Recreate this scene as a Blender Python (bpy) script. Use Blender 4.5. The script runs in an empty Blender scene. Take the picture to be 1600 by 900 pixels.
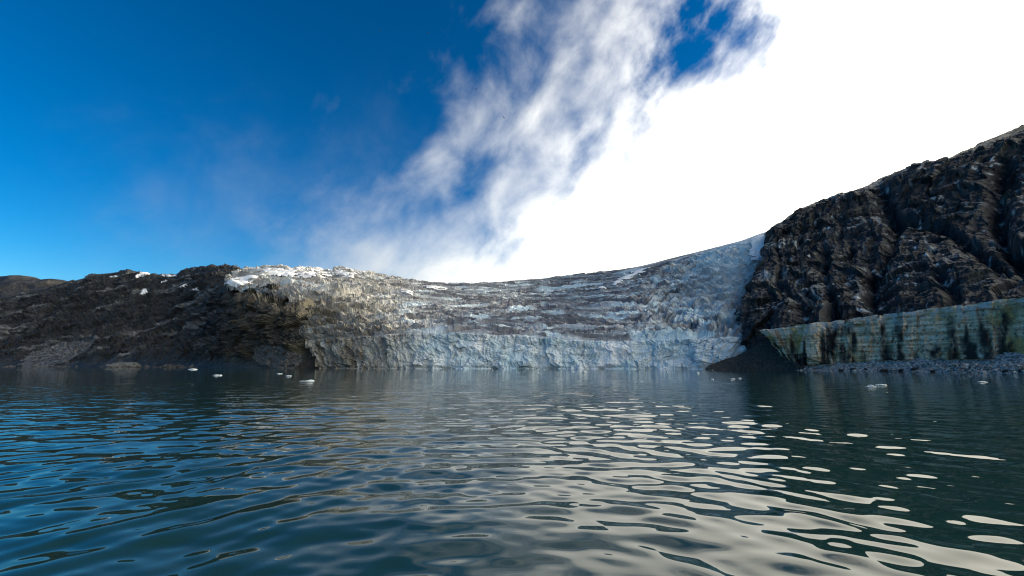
import bpy, math
import numpy as np

# ------------------------------------------------------------------ camera
scene = bpy.context.scene
COL = scene.collection
FPX = 711.0                      # focal length in pixels of a 1600 px wide frame
CAM_H = 3.0
PITCH = math.atan(120.0 / FPX)   # horizon sits 120 px under the middle of the frame
cd = bpy.data.cameras.new('camera')
cam = bpy.data.objects.new('camera', cd); COL.objects.link(cam)
cam.location = (0, 0, CAM_H)
cam.rotation_euler = (math.pi / 2 + PITCH, 0, 0)
cd.sensor_width = 36.0; cd.lens = FPX / 1600 * 36.0
cd.clip_start = 0.1; cd.clip_end = 60000
scene.camera = cam
scene.cycles.filter_width = 1.2

# ------------------------------------------------------------------ light
SUN_AZ, SUN_EL = math.radians(86.0), math.radians(18.5)
sun_dir = np.array([math.sin(SUN_AZ) * math.cos(SUN_EL), math.cos(SUN_AZ) * math.cos(SUN_EL), math.sin(SUN_EL)])
sl = bpy.data.lights.new('sun', 'SUN'); sl.energy = 5.0; sl.angle = math.radians(0.6); sl.color = (1.0, 0.85, 0.62)
so = bpy.data.objects.new('sun', sl); COL.objects.link(so)
so.rotation_euler = (math.pi / 2 - SUN_EL, 0, math.pi - SUN_AZ)
so.location = (300, 300, 400)

vs = scene.view_settings
vs.view_transform = 'Standard'; vs.look = 'None'; vs.exposure = -0.22; vs.gamma = 1.0; vs.use_curve_mapping = False
scene.display_settings.display_device = 'sRGB'

SP, CP = math.sin(PITCH), math.cos(PITCH)
def ray(px, py):
    u = (px - 800.0) / FPX; v = (450.0 - py) / FPX
    return np.array([u, CP - v * SP, SP + v * CP])
def unit(v): return np.asarray(v, float) / np.linalg.norm(v)
def at(px, py, Y):               # a point Y metres ahead of the boat, seen at that place in the photograph
    d = ray(px, py); return np.array([0, 0, CAM_H]) + d * (Y / d[1])
def project(P):
    x, y, z = P[..., 0], P[..., 1], P[..., 2] - CAM_H
    dep = y * CP + z * SP; up = -y * SP + z * CP
    dep = np.maximum(dep, 1e-3)
    return 800 + FPX * x / dep, 450 - FPX * up / dep

# ------------------------------------------------------------------ world
class NT:
    """small helper for writing node trees"""
    def __init__(s, tree): s.t = tree; s.n = tree.nodes; s.l = tree.links
    def node(s, typ, **kw):
        nd = s.n.new(typ)
        for k, v in kw.items(): setattr(nd, k, v)
        return nd
    def put(s, sock, v):
        if v is None: return
        if isinstance(v, bpy.types.NodeSocket): s.l.new(v, sock)
        else:
            if hasattr(sock.default_value, '__len__') and not isinstance(v, (int, float)):
                v = tuple(v)
                if len(sock.default_value) == 4 and len(v) == 3: v = v + (1.0,)
            sock.default_value = v
    def math(s, op, a, b=None, c=None, clamp=False):
        nd = s.node('ShaderNodeMath', operation=op); nd.use_clamp = clamp
        for i, v in enumerate((a, b, c)):
            if v is not None: s.put(nd.inputs[i], v)
        return nd.outputs[0]
    def vmath(s, op, a, b=None):
        nd = s.node('ShaderNodeVectorMath', operation=op)
        s.put(nd.inputs[0], a)
        if b is not None: s.put(nd.inputs[1], b)
        return nd.outputs['Value' if op in ('DOT_PRODUCT', 'LENGTH') else 'Vector']
    def mix(s, f, a, b, blend='MIX'):
        nd = s.node('ShaderNodeMix', data_type='RGBA', blend_type=blend)
        s.put(nd.inputs[0], f); s.put(nd.inputs[6], a); s.put(nd.inputs[7], b)
        return nd.outputs[2]
    def smooth(s, x, lo, hi, a=0.0, b=1.0):
        nd = s.node('ShaderNodeMapRange', interpolation_type='SMOOTHSTEP')
        for i, v in enumerate((x, lo, hi, a, b)): s.put(nd.inputs[i], v)
        return nd.outputs[0]
    def noise(s, vec, scale, detail=4, rough=0.5, dist=0.0):
        nd = s.node('ShaderNodeTexNoise'); s.put(nd.inputs['Vector'], vec)
        for k, v in (('Scale', scale), ('Detail', detail), ('Roughness', rough), ('Distortion', dist)): s.put(nd.inputs[k], v)
        return nd.outputs['Fac']
    def attr(s, name):
        return s.node('ShaderNodeAttribute', attribute_name=name).outputs['Fac']

w = bpy.data.worlds.new('World'); scene.world = w; w.use_nodes = True
w.node_tree.nodes.clear()
N = NT(w.node_tree)
sky = N.node('ShaderNodeTexSky', sky_type='NISHITA')
sky.sun_disc = False; sky.sun_elevation = SUN_EL; sky.sun_rotation = SUN_AZ
sky.air_density = 1.0; sky.dust_density = 0.2; sky.ozone_density = 4.0; sky.altitude = 0
d = N.node('ShaderNodeTexCoord').outputs['Generated']
hsv = N.node('ShaderNodeHueSaturation'); N.put(hsv.inputs['Color'], sky.outputs[0])
hsv.inputs['Saturation'].default_value = 1.4; hsv.inputs['Value'].default_value = 1.0; hsv.inputs['Hue'].default_value = 0.490
blue = N.node('ShaderNodeGamma'); N.put(blue.inputs[0], hsv.outputs[0]); blue.inputs[1].default_value = 1.25; blue = blue.outputs[0]
# the edge of the cloud bank is a great circle from the low left of the bank up over the boat
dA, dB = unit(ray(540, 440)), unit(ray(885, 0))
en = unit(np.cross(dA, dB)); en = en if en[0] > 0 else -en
em = unit(dA + dB); gc = unit(-en * 0.90 + em * 0.436); GR = float(dA @ gc)      # the blue is a round gap; unseen cloud behind added to light the ice
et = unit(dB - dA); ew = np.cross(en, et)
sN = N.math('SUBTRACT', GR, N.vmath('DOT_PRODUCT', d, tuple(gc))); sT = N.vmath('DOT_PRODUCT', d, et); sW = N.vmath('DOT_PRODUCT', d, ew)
cmb = N.node('ShaderNodeCombineXYZ')
N.put(cmb.inputs[0], N.math('MULTIPLY', sN, 1.5)); N.put(cmb.inputs[1], sT); N.put(cmb.inputs[2], sW)
cv = cmb.outputs[0]
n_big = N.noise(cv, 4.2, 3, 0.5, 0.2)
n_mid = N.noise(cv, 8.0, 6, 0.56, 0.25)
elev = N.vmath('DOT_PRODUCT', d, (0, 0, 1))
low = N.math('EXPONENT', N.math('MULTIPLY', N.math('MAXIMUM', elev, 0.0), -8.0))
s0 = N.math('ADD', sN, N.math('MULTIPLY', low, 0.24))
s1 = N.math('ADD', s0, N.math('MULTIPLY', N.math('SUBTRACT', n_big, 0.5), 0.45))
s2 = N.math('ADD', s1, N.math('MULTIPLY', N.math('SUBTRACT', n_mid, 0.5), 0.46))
nc = N.node('ShaderNodeTexNoise'); N.put(nc.inputs['Vector'], cv)
nc.inputs['Scale'].default_value = 7.0; nc.inputs['Detail'].default_value = 5; nc.inputs['Roughness'].default_value = 0.6
jit = N.vmath('SUBTRACT', nc.outputs['Color'], (0.5, 0.5, 0.5)); jit = N.vmath('SCALE', jit); jit.node.inputs['Scale'].default_value = 0.34
d_warp = N.vmath('NORMALIZE', N.vmath('ADD', d, jit))
def spot(px, py, k):
    return N.math('EXPONENT', N.math('MULTIPLY', N.math('SUBTRACT', N.vmath('DOT_PRODUCT', d_warp, tuple(unit(ray(px, py)))), 1.0), k))
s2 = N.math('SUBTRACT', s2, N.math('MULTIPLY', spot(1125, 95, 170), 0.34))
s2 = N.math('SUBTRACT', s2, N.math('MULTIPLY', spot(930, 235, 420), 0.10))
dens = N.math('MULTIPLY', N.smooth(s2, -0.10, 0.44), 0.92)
# the thick bank itself: its edge leans over farther than the torn fringe in front of it
eA, eB = unit(ray(560, 470)), unit(ray(1275, 0))
bn_ = unit(np.cross(eA, eB)); bn_ = bn_ if bn_[0] > 0 else -bn_
sB = N.math('ADD', N.vmath('DOT_PRODUCT', d, tuple(bn_)), N.math('ADD', N.math('MULTIPLY', N.math('SUBTRACT', n_mid, 0.5), 0.22), N.math('MULTIPLY', N.math('SUBTRACT', n_big, 0.5), 0.14)))
dens = N.math('MAXIMUM', dens, N.smooth(sB, -0.05, 0.13))
# thin veils drifting out over the blue, and a low bank along the horizon
vn = N.smooth(N.noise(cv, 5.0, 4, 0.55, 0.4), 0.30, 0.75)
veil = N.math('MULTIPLY', N.math('ADD', N.math('MULTIPLY', spot(310, 310, 160), 0.16), N.math('MULTIPLY', spot(590, 340, 90), 0.08)), vn)
veil = N.math('ADD', veil, N.math('MULTIPLY', N.math('EXPONENT', N.math('MULTIPLY', N.math('MAXIMUM', elev, 0.0), -13.0)), N.math('MULTIPLY', vn, 0.30)))
veil = N.math('ADD', veil, N.math('MULTIPLY', spot(565, 462, 105), 0.55))
dens = N.math('ADD', dens, N.math('MULTIPLY', N.math('SUBTRACT', 1.0, dens), veil))
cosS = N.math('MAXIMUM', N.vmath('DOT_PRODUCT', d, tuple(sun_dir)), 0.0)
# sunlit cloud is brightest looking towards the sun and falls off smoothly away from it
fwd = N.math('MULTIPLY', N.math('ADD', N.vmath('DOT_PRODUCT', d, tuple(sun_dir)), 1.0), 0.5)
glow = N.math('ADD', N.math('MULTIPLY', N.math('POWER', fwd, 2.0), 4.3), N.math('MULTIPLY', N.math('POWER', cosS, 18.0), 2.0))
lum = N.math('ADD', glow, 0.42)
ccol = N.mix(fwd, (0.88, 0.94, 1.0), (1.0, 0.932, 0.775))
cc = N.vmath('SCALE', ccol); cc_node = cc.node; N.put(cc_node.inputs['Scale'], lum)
SKY_STR = 0.118
bs = N.vmath('SCALE', blue); N.put(bs.node.inputs['Scale'], SKY_STR)
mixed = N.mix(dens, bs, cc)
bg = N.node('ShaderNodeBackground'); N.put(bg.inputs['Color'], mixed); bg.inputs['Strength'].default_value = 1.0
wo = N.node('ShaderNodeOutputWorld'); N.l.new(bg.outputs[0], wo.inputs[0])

# ------------------------------------------------------------------ noise
_rng = np.random.RandomState(7)
_perm = _rng.permutation(256).astype(np.int32); _perm = np.concatenate([_perm, _perm])
_g = _rng.normal(size=(256, 3)); _g = (_g / np.linalg.norm(_g, axis=1)[:, None]).astype(np.float32)
_gx, _gy, _gz = (np.ascontiguousarray(_g[:, k]) for k in range(3))
def gnoise(x, y, z):
    x = np.asarray(x, np.float32); y = np.asarray(y, np.float32); z = np.asarray(z, np.float32)
    x, y, z = np.broadcast_arrays(x, y, z)
    xi = np.floor(x); yi = np.floor(y); zi = np.floor(z)
    fx, fy, fz = x - xi, y - yi, z - zi
    xi = xi.astype(np.int32) & 255; yi = yi.astype(np.int32) & 255; zi = zi.astype(np.int32) & 255
    u = fx * fx * (3 - 2 * fx); v = fy * fy * (3 - 2 * fy); w_ = fz * fz * (3 - 2 * fz)
    def corner(a, b, c):
        h = _perm[_perm[_perm[(xi + a) & 255] + ((yi + b) & 255)] + ((zi + c) & 255)]
        return _gx[h] * (fx - a) + _gy[h] * (fy - b) + _gz[h] * (fz - c)
    x00 = corner(0, 0, 0) * (1 - u) + corner(1, 0, 0) * u
    x10 = corner(0, 1, 0) * (1 - u) + corner(1, 1, 0) * u
    x01 = corner(0, 0, 1) * (1 - u) + corner(1, 0, 1) * u
    x11 = corner(0, 1, 1) * (1 - u) + corner(1, 1, 1) * u
    return ((x00 * (1 - v) + x10 * v) * (1 - w_) + (x01 * (1 - v) + x11 * v) * w_) * 1.6
def fbm(x, y, z, octv=4, gain=0.5, ridged=False):
    s = 0; a = 1.0; tot = 0; f = 1.0
    for i in range(octv):
        n = gnoise(x * f + 17.3 * i, y * f - 9.1 * i, z * f + 4.7 * i)
        if ridged: n = 1 - 2 * np.abs(n)
        s = s + a * n; tot += a; a *= gain; f *= 2.03
    return s / tot
def cells(x, y, z, seed=0):
    """blocky fracture noise: a random level per cell, and how near the crack between two cells is"""
    x = np.asarray(x, np.float32); y = np.asarray(y, np.float32); z = np.asarray(z, np.float32)
    xi, yi, zi = np.floor(x).astype(np.int32), np.floor(y).astype(np.int32), np.floor(z).astype(np.int32)
    f1 = np.full(x.shape, 9.0, np.float32); f2 = f1.copy(); val = np.zeros_like(f1)
    for a in (-1, 0, 1):
        for b_ in (-1, 0, 1):
            for c in (-1, 0, 1):
                hh = _perm[_perm[_perm[(xi + a + seed) & 255] + ((yi + b_) & 255)] + ((zi + c) & 255)]
                dx = xi + a + 0.5 + _gx[hh] * 0.45 - x; dy = yi + b_ + 0.5 + _gy[hh] * 0.45 - y; dz = zi + c + 0.5 + _gz[hh] * 0.45 - z
                d2 = dx * dx + dy * dy + dz * dz
                m = d2 < f1
                f2 = np.where(m, f1, np.minimum(f2, d2)); val = np.where(m, (hh.astype(np.float32) * 37 % 256) / 128 - 1 + 0.9 * (dx * _gy[hh] + dy * _gz[hh] + dz * _gx[hh]), val); f1 = np.where(m, d2, f1)
    return val, np.sqrt(f2) - np.sqrt(f1)
def zero(a): return a - a.mean()
def sstep(x, lo, hi):
    t = np.clip((x - lo) / (hi - lo), 0, 1); return t * t * (3 - 2 * t)
def segdist(px, py, pts):
    """distance in px from a polyline"""
    dm = np.full(px.shape, 1e9, np.float32)
    for (x0, y0), (x1, y1) in zip(pts[:-1], pts[1:]):
        vx, vy = x1 - x0, y1 - y0
        t = np.clip(((px - x0) * vx + (py - y0) * vy) / (vx * vx + vy * vy), 0, 1)
        dm = np.minimum(dm, np.hypot(px - x0 - t * vx, py - y0 - t * vy))
    return dm

# ------------------------------------------------------------------ mesh helpers
def link(name, me, mat=None, parent=None):
    o = bpy.data.objects.new(name, me); COL.objects.link(o)
    if mat is not None: me.materials.append(mat)
    if parent is not None: o.parent = parent
    return o
def tag(o, label=None, cat=None, group=None, kind=None):
    if label: o['label'] = label
    if cat: o['category'] = cat
    if group: o['group'] = group
    if kind: o['kind'] = kind
    return o
def empty(name, loc=(0, 0, 0)):
    o = bpy.data.objects.new(name, None); COL.objects.link(o); o.location = loc; return o
def raw_mesh(name, V, quads, attrs=None, smooth=True):
    me = bpy.data.meshes.new(name)
    k = quads.shape[1]
    me.vertices.add(len(V)); me.vertices.foreach_set('co', np.ascontiguousarray(V, np.float32).ravel())
    me.loops.add(quads.size); me.loops.foreach_set('vertex_index', np.ascontiguousarray(quads, np.int32).ravel())
    me.polygons.add(len(quads))
    me.polygons.foreach_set('loop_start', np.arange(0, quads.size, k, dtype=np.int32))
    me.polygons.foreach_set('use_smooth', np.full(len(quads), smooth))
    for nm, a in (attrs or {}).items():
        at_ = me.attributes.new(nm, 'FLOAT', 'POINT'); at_.data.foreach_set('value', np.ascontiguousarray(a, np.float32).ravel())
    me.update(calc_edges=True); me.validate()
    return me
def grid_quads(nr, nc):
    i = np.arange(nr * nc).reshape(nr, nc)
    return np.stack([i[:-1, :-1], i[:-1, 1:], i[1:, 1:], i[1:, :-1]], -1).reshape(-1, 4)
def grid_mesh(name, P, attrs=None, smooth=True):
    nr, nc = P.shape[:2]
    return raw_mesh(name, P.reshape(-1, 3), grid_quads(nr, nc), {k: v.reshape(-1) for k, v in (attrs or {}).items()}, smooth)
def grid_normals(P):
    du = np.gradient(P, axis=1); dv = np.gradient(P, axis=0)
    n = np.cross(du, dv); n /= np.linalg.norm(n, axis=2, keepdims=True) + 1e-9
    return n
def blur(A, k, axis):
    """cheap box blur, edges held"""
    pad = [(0, 0)] * A.ndim; pad[axis] = (k + 1, k)
    c = np.cumsum(np.pad(A, pad, mode='edge'), axis=axis, dtype=np.float64)
    n = A.shape[axis]
    return (np.take(c, np.arange(2 * k + 1, 2 * k + 1 + n), axis) - np.take(c, np.arange(0, n), axis)) / (2 * k + 1)
def crom(ctrl, t):
    """Catmull-Rom through ctrl (n, ...) at parameters t in 0..n-1"""
    n = len(ctrl); i = np.clip(np.floor(t).astype(int), 0, n - 2); f = t - i
    g = lambda k: ctrl[np.clip(k, 0, n - 1)]
    sh = (-1,) + (1,) * (ctrl.ndim - 1); f = f.reshape(sh)
    p0, p1, p2, p3 = g(i - 1), g(i), g(i + 1), g(i + 2)
    return 0.5 * (2 * p1 + (p2 - p0) * f + (2 * p0 - 5 * p1 + 4 * p2 - p3) * f ** 2 + (3 * p1 - p0 - 3 * p2 + p3) * f ** 3)
def params(ctrl_pos, n):
    """evenly spread samples along stations whose positions are ctrl_pos, as station parameters"""
    return np.interp(np.linspace(ctrl_pos[0], ctrl_pos[-1], n), ctrl_pos, np.arange(len(ctrl_pos)))
def peel(name, P, Nn, mask, mat, parent, thick, lift=0.12, thr=0.5):
    """a sheet of snow or rubble lying on a grid surface wherever mask passes thr, thinning out at its rim"""
    nr, nc = mask.shape
    q = grid_quads(nr, nc); m = mask.reshape(-1)
    q = q[(m[q] > thr).sum(1) >= 3]
    if not len(q): return None
    root = {}
    def find(a):
        while root.setdefault(a, a) != a: root[a] = root[root[a]]; a = root[a]
        return a
    for f4 in q.tolist():
        r0 = find(f4[0])
        for c_ in f4[1:]: root[find(c_)] = r0
    ids = np.array([find(int(a)) for a in q[:, 0]]); u_, n_ = np.unique(ids, return_counts=True)
    q = q[ids == u_[n_.argmax()]]
    used, inv = np.unique(q, return_inverse=True)
    V = P.reshape(-1, 3)[used] + Nn.reshape(-1, 3)[used] * (np.clip((m[used] - thr) / (1 - thr), -0.3, 1) * thick + lift)[:, None]
    return link(name, raw_mesh(name, V, inv.reshape(-1, 4), {}, True), mat, parent)

def split_grid(name, P, attrs, masks, mats, parent_mat, smooth=False):
    """one surface cut into a main mesh and patches (faces where a mask passes one half)"""
    nr, nc = P.shape[:2]; q = grid_quads(nr, nc); left = np.ones(len(q), bool); out = []
    V = P.reshape(-1, 3); at_ = {k: np.broadcast_to(v, (nr, nc)).reshape(-1) for k, v in attrs.items()}
    def make(nm, sel):
        used, inv = np.unique(q[sel], return_inverse=True)
        return raw_mesh(nm, V[used], inv.reshape(-1, 4), {k: a[used] for k, a in at_.items()}, smooth)
    for nm, m in masks:
        s = (m.reshape(-1)[q].mean(1) > 0.5) & left; left &= ~s; out.append((nm, s))
    return make(name, left), [make(nm, s) for nm, s in out]

# ------------------------------------------------------------------ materials
def new_mat(name):
    m = bpy.data.materials.new(name); m.use_nodes = True
    m.node_tree.nodes.clear(); n = NT(m.node_tree)
    b = n.node('ShaderNodeBsdfPrincipled'); o = n.node('ShaderNodeOutputMaterial'); n.l.new(b.outputs[0], o.inputs[0])
    return m, n, b
def objco(n): return n.node('ShaderNodeTexCoord').outputs['Object']
def stretch(n, v, s):
    mp = n.node('ShaderNodeMapping'); n.put(mp.inputs['Vector'], v); mp.inputs['Scale'].default_value = s
    return mp.outputs[0]
def bump(n, b, h, strength, dist):
    bn = n.node('ShaderNodeBump'); n.put(bn.inputs['Height'], h)
    bn.inputs['Strength'].default_value = strength; bn.inputs['Distance'].default_value = dist
    n.l.new(bn.outputs[0], b.inputs['Normal'])

def mat_ice():
    m, n, b = new_mat('glacier_ice'); co = objco(n)
    col = n.mix(n.attr('blue'), (0.70, 0.75, 0.78), (0.36, 0.55, 0.65))
    grain = n.noise(co, 0.35, 6, 0.65, 0.5)
    col = n.mix(n.math('MULTIPLY', n.smooth(grain, 0.45, 0.75), 0.45), col, (0.36, 0.42, 0.47))
    col = n.mix(n.attr('dirt'), col, n.mix(n.noise(co, 0.08, 4, 0.6), (0.066, 0.068, 0.084), (0.145, 0.143, 0.162)))
    col = n.mix(n.attr('tan'), col, n.mix(n.smooth(n.noise(co, 0.16, 5, 0.65, 0.5), 0.35, 0.65), (0.19, 0.175, 0.15), (0.50, 0.475, 0.41)))
    col = n.mix(n.attr('mud_shade'), col, n.mix(n.smooth(n.noise(co, 0.5, 5, 0.65), 0.35, 0.65), (0.05, 0.045, 0.036), (0.17, 0.15, 0.115)))
    col = n.mix(n.attr('snow'), col, (0.84, 0.86, 0.88))
    n.put(b.inputs['Base Color'], col); b.inputs['Roughness'].default_value = 0.55; b.inputs['IOR'].default_value = 1.31
    bump(n, b, n.noise(co, 0.9, 6, 0.7), 0.6, 0.6)
    return m
def mat_snow():
    m, n, b = new_mat('old_snow'); co = objco(n)
    n.put(b.inputs['Base Color'], n.mix(n.smooth(n.noise(stretch(n, co, (1, 1, 0.4)), 0.12, 5, 0.6), 0.4, 0.75), (0.84, 0.86, 0.88), (0.58, 0.60, 0.62)))
    b.inputs['Roughness'].default_value = 0.7
    bump(n, b, n.noise(co, 0.25, 4, 0.6), 0.5, 0.6)
    return m
def mat_hill():
    m, n, b = new_mat('hill_rock'); co = objco(n)
    c = n.mix(n.smooth(n.noise(co, 0.03, 5, 0.6), 0.35, 0.7), (0.009, 0.0115, 0.015), (0.032, 0.034, 0.038))
    c = n.mix(n.smooth(n.noise(co, 0.4, 6, 0.7), 0.5, 0.72), c, (0.078, 0.076, 0.074))
    c = n.mix(n.attr('pale'), c, (0.34, 0.37, 0.40))
    c = n.mix(n.attr('ochre'), c, (0.17, 0.155, 0.11))
    n.put(b.inputs['Base Color'], c); b.inputs['Specular IOR Level'].default_value = 0.25; b.inputs['Roughness'].default_value = 0.62
    bump(n, b, n.noise(co, 0.5, 7, 0.7), 1.0, 1.6)
    return m
def mat_cliff():
    m, n, b = new_mat('cliff_rock'); co = objco(n)
    v1 = n.noise(stretch(n, co, (1, 1, 0.22)), 0.16, 6, 0.65, 0.6)
    c = n.mix(n.smooth(v1, 0.35, 0.68), (0.007, 0.0095, 0.013), (0.027, 0.033, 0.041))
    c = n.mix(n.smooth(n.noise(co, 0.05, 4, 0.6), 0.52, 0.72), c, (0.048, 0.048, 0.043))
    c = n.mix(n.attr('pale'), c, (0.50, 0.55, 0.58))
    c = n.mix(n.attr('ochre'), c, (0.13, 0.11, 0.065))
    n.put(b.inputs['Base Color'], c); b.inputs['Specular IOR Level'].default_value = 0.25; b.inputs['Roughness'].default_value = 0.5
    bump(n, b, n.noise(stretch(n, co, (1, 1, 0.5)), 0.8, 7, 0.7), 1.0, 0.8)
    return m
def mat_limestone():
    m, n, b = new_mat('banded_limestone'); co = objco(n)
    beds = n.noise(stretch(n, co, (0.03, 0.03, 1.0)), 0.9, 5, 0.65, 0.1)
    c = n.mix(n.smooth(beds, 0.38, 0.64), (0.40, 0.30, 0.18), (0.76, 0.64, 0.47))
    c = n.mix(n.smooth(n.noise(co, 0.045, 3, 0.5), 0.5, 0.62), c, (0.46, 0.31, 0.11))
    c = n.mix(n.smooth(n.noise(co, 0.6, 6, 0.72), 0.5, 0.66), c, (0.085, 0.075, 0.055))
    c = n.mix(n.attr('stain'), c, (0.022, 0.019, 0.015))
    c = n.mix(n.attr('pale'), c, (0.50, 0.52, 0.50))
    n.put(b.inputs['Base Color'], c); b.inputs['Specular IOR Level'].default_value = 0.25; b.inputs['Roughness'].default_value = 0.6
    bump(n, b, n.noise(stretch(n, co, (1, 1, 2.0)), 1.2, 6, 0.7), 1.0, 0.4)
    return m
def mat_rubble(name, a, c_, sc=0.9):
    m, n, b = new_mat(name); co = objco(n)
    n.put(b.inputs['Base Color'], n.mix(n.smooth(n.noise(co, sc, 6, 0.75), 0.4, 0.62), a, c_))
    b.inputs['Specular IOR Level'].default_value = 0.25; b.inputs['Roughness'].default_value = 0.75
    bump(n, b, n.noise(co, sc * 1.3, 6, 0.75), 1.0, 0.8)
    return m
def mat_water():
    m, n, b = new_mat('fjord_water'); co = objco(n)
    n.put(b.inputs['Base Color'], (0.006, 0.024, 0.024))
    b.inputs['Roughness'].default_value = 0.02; b.inputs['IOR'].default_value = 1.333
    # the boat lies in a slick; wind ripples roughen farther out and calm again under the cliffs
    rr = n.vmath('LENGTH', co)
    chop = n.math('MULTIPLY', n.smooth(rr, 12.0, 60.0, 0.12, 1.0), n.smooth(rr, 90.0, 260.0, 1.0, 0.35))
    h = n.math('ADD', n.noise(stretch(n, co, (0.55, 1.0, 1.0)), 1.5, 2, 0.5), n.math('MULTIPLY', n.noise(stretch(n, co, (0.6, 1.0, 1.0)), 0.5, 2, 0.5), 1.6))
    bump(n, b, n.math('MULTIPLY', h, chop), 1.0, 0.05)
    return m
def mat_floe():
    m, n, b = new_mat('floe_ice'); co = objco(n)
    n.put(b.inputs['Base Color'], n.mix(n.smooth(n.noise(co, 2.0, 4, 0.6), 0.4, 0.7), (0.44, 0.49, 0.52), (0.26, 0.37, 0.43)))
    b.inputs['Roughness'].default_value = 0.4; bump(n, b, n.noise(co, 5, 4, 0.6), 0.6, 0.1)
    return m
def mat_plain(name, c, r=0.7):
    m, n, b = new_mat(name); co = objco(n)
    n.put(b.inputs['Base Color'], n.mix(n.noise(co, 6, 3, 0.5), c, tuple(x * 0.6 for x in c))); b.inputs['Roughness'].default_value = r
    return m
M_ICE, M_SNOW, M_HILL, M_CLIFF, M_LIME, M_WATER, M_FLOE = mat_ice(), mat_snow(), mat_hill(), mat_cliff(), mat_limestone(), mat_water(), mat_floe()
M_SCREE_D = mat_rubble('dark_scree', (0.05, 0.049, 0.046), (0.17, 0.165, 0.15))
M_SCREE_P = mat_rubble('pale_scree', (0.10, 0.10, 0.095), (0.58, 0.58, 0.56))
M_SCREE_F = mat_rubble('blue_grey_scree', (0.03, 0.031, 0.033), (0.15, 0.157, 0.168), 0.3)
M_MORAINE = mat_rubble('moraine_gravel', (0.028, 0.027, 0.025), (0.075, 0.07, 0.06), 0.6)

# ------------------------------------------------------------------ water
def build_water():
    rng = np.random.RandomState(3)
    fine = np.linspace(-62, 62, 640)
    coarse = np.concatenate([np.linspace(62, 298, 60)[1:-1]])
    ang = np.radians(np.concatenate([fine, coarse, [298.0]]))          # full turn, closes on itself
    ang = np.concatenate([ang[:-1]])
    r = np.concatenate([[0.02, 0.8, 1.6, 2.4, 3.2], np.geomspace(3.9, 95, 590), np.geomspace(100, 6000, 40)])
    A, Rr = np.meshgrid(ang, r)
    X, Y = Rr * np.sin(A), Rr * np.cos(A)
    Z = np.zeros_like(X)
    space = Rr * 0.0056 + 0.015
    def waves(n, lam_lo, lam_hi, head, spread, steep, weight):
        nonlocal Z
        for k in range(n):
            lam = math.exp(rng.uniform(math.log(lam_lo), math.log(lam_hi)))
            th = math.radians(head + rng.normal() * spread)
            kx, ky = math.sin(th) * 2 * math.pi / lam, math.cos(th) * 2 * math.pi / lam
            amp = steep * lam / (2 * math.pi) / math.sqrt(n) * rng.uniform(0.6, 1.4)
            fade = sstep(lam / space, 3.0, 6.0)
            Z += amp * fade * weight * np.sin(kx * X + ky * Y + rng.uniform(0, 6.28))
    env = 0.65 + 0.6 * np.clip(fbm(X / 9, Y / 9, X * 0, 2) + 0.35, 0, 1.2)
    wl = sstep(-X, -3.0, 6.0) * np.exp(-Rr / 45); wr = sstep(X, -3.0, 6.0) * np.exp(-Rr / 45)
    waves(22, 0.45, 2.0, -56, 5.5, 0.12, wl * env)
    waves(22, 0.5, 2.2, 50, 5.5, 0.12, wr * env)
    waves(34, 0.42, 1.9, 3, 20, 0.10, env * (0.8 + 0.25 * sstep(Rr, 9, 26)))
    waves(14, 2.5, 7.0, -10, 40, 0.035, 1.0)
    Z *= np.exp(-Rr / 160)
    P = np.stack([X, Y, Z], -1)
    P = np.concatenate([P, P[:, :1]], 1)
    nr, nc = P.shape[:2]
    P = P[:, :-1]
    i = np.arange(nr * (nc - 1)).reshape(nr, nc - 1); i = np.concatenate([i, i[:, :1]], 1)
    q = np.stack([i[:-1, 1:], i[:-1, :-1], i[1:, :-1], i[1:, 1:]], -1).reshape(-1, 4)
    o = link('water', raw_mesh('water', P.reshape(-1, 3), q, {}, True), M_WATER)
    tag(o, 'dark rippled fjord water reflecting cloud and cliffs', kind='structure')
build_water()

# ------------------------------------------------------------------ glacier
def stations(rows, cols_n, key_row):
    """rows: list of lists of 3-D points, one list per row; columns evenly spread along key_row"""
    R = np.array(rows, float)                                            # (rows, stations, 3)
    L = np.concatenate([[0], np.cumsum(np.linalg.norm(np.diff(R[key_row], axis=0), axis=1))])
    t = params(L, cols_n)
    return np.stack([crom(R[k], t) for k in range(len(R))]), np.interp(t, np.arange(len(L)), L)
def shore(px, Y): return np.array([(px - 800) / FPX * Y / CP * 0.986, Y, 0.0])

G = [  # waterline px, Y     | face top        | lower slope     | mid slope       | upper slope     | ridge
    ((508, 372), (478, 532, 388), (458, 500, 415), (438, 464, 450), (350, 447, 560), (392, 423, 640)),
    ((560, 360), (548, 528, 372), (530, 500, 405), (520, 468, 450), (460, 446, 540), (470, 424, 640)),
    ((640, 350), (632, 522, 358), (622, 497, 410), (610, 470, 470), (585, 450, 550), (560, 429, 650)),
    ((740, 343), (735, 521, 350), (730, 498, 410), (725, 478, 480), (710, 462, 560), (690, 446, 660)),
    ((840, 338), (838, 527, 345), (838, 503, 405), (838, 480, 480), (838, 460, 560), (830, 441, 660)),
    ((940, 330), (940, 533, 336), (945, 505, 385), (950, 475, 450), (955, 448, 520), (960, 426, 600)),
    ((1040, 318), (1045, 531, 322), (1048, 500, 365), (1052, 465, 420), (1058, 432, 470), (1065, 401, 540)),
    ((1120, 302), (1140, 529, 308), (1130, 495, 340), (1138, 455, 380), (1150, 410, 420), (1150, 379, 480)),
    ((1200, 292), (1210, 540, 298), (1205, 500, 335), (1205, 455, 370), (1210, 405, 410), (1212, 359, 455)),
    ((1300, 285), (1310, 545, 295), (1300, 505, 330), (1300, 460, 365), (1300, 410, 405), (1310, 345, 450)),
]
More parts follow.
